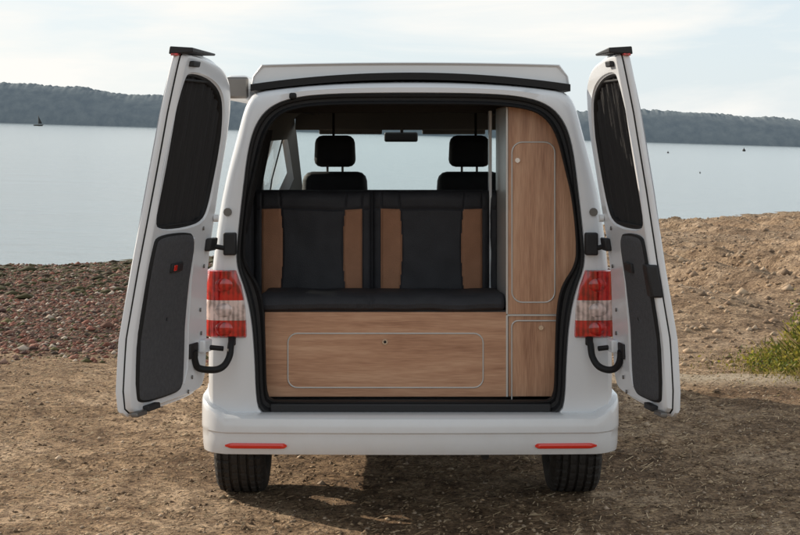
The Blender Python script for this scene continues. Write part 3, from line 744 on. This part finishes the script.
hull=[(x-2.2,y,z+.6),(x+2.4,y,z+.6),(x+1.7,y,z-.1),(x-1.9,y,z-.1),(x-2.2,y+1.2,z+.6),(x+2.4,y+1.2,z+.6),(x+1.7,y+1.2,z-.1),(x-1.9,y+1.2,z-.1)]
mobj('hull',hull,[(0,1,2,3),(7,6,5,4),(0,4,5,1),(1,5,6,2),(2,6,7,3),(3,7,4,0)],M['under'],parent=sb)
tube('mast',[(x,y+.6,z+.5),(x,y+.6,z+5.2)],.09,M['steel'],parent=sb)
mobj('sail',[(x+.1,y+.6,z+1.0),(x+1.8,y+.9,z+1.0),(x+.1,y+.6,z+4.6)],[(0,1,2)],M['linerdark'],parent=sb)
def buoy(px,Dp,r):
    x,y,z=worldat(px,Dp); bpy.ops.mesh.primitive_uv_sphere_add(segments=16,ring_count=10,radius=r,location=(x,y,z+r*.4)); o=bpy.context.object; o.name='mooring_buoy'
    o.data.materials.append(M['under']); bm=bmesh.new(); bm.from_mesh(o.data)
    bmesh.ops.create_cone(bm,segments=10,radius1=r*.3,radius2=r*.15,depth=r*1.2,cap_ends=True,matrix=__import__('mathutils').Matrix.Translation((0,0,r*1.2))); bm.to_mesh(o.data); bm.free()
buoy(744,420,.45); buoy(668,300,.2); buoy(700,130,.07)

# ------------------------------------------------------------ LIGHT / WORLD
EL=math.radians(24); AZ=math.radians(-56)
w=bpy.data.worlds.new('World'); scene.world=w; w.use_nodes=True; nt=w.node_tree; L=nt.links
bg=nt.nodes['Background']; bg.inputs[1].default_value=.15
sky=nt.nodes.new('ShaderNodeTexSky'); sky.sky_type='NISHITA'; sky.sun_disc=False; sky.sun_elevation=EL; sky.sun_rotation=AZ; sky.air_density=1; sky.dust_density=.8; sky.ozone_density=1.5
tc=nt.nodes.new('ShaderNodeTexCoord'); mp=nt.nodes.new('ShaderNodeMapping'); mp.inputs['Scale'].default_value=(1.3,1.3,9); mp.inputs['Rotation'].default_value=(0,math.radians(-4),0)
L.new(tc.outputs['Generated'],mp.inputs[0])
nn=nt.nodes.new('ShaderNodeTexNoise'); nn.inputs['Scale'].default_value=2.1; nn.inputs['Detail'].default_value=7; nn.inputs['Roughness'].default_value=.55; nn.inputs['Distortion'].default_value=.4; L.new(mp.outputs[0],nn.inputs['Vector'])
r=nt.nodes.new('ShaderNodeValToRGB'); r.color_ramp.elements[0].position=.45; r.color_ramp.elements[0].color=(0,0,0,1); r.color_ramp.elements[1].position=.62; r.color_ramp.elements[1].color=(1,1,1,1)
L.new(nn.outputs['Fac'],r.inputs[0])
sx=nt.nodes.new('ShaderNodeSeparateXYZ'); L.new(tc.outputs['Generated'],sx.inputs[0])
# veil and clouds dimmed overhead, above the view, to deepen shade on the ground
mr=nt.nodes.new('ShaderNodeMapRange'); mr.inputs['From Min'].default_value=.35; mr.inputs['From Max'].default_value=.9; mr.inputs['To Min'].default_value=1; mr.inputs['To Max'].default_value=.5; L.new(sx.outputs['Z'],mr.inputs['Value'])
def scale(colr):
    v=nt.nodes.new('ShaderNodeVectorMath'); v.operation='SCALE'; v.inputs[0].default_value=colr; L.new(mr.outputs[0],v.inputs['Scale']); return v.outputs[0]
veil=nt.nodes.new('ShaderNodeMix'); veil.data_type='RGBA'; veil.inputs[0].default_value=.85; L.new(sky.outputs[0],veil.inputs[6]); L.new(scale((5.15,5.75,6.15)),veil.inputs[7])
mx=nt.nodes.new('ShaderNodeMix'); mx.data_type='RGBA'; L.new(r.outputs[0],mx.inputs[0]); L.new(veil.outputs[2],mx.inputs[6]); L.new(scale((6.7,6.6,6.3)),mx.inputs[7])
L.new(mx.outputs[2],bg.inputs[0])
ld=bpy.data.lights.new('sun','SUN'); ld.energy=5; ld.angle=math.radians(.6); ld.color=(1,.88,.72)
lo=bpy.data.objects.new('sun',ld); scene.collection.objects.link(lo)
S=Vector((math.sin(AZ)*math.cos(EL),math.cos(AZ)*math.cos(EL),math.sin(EL))); lo.rotation_euler=(-S).to_track_quat('-Z','Y').to_euler(); lo.location=(0,0,30)
cd=bpy.data.cameras.new('Camera'); cam=bpy.data.objects.new('Camera',cd); scene.collection.objects.link(cam); scene.camera=cam
cam.location=(CAMX,CAMY,CAMZ); cam.rotation_euler=(math.radians(90),0,0)
cd.sensor_width=36; cd.lens=36*1491/800; cd.shift_x=15/800; cd.shift_y=-137.5/800; cd.clip_end=6000; cd.clip_start=.1
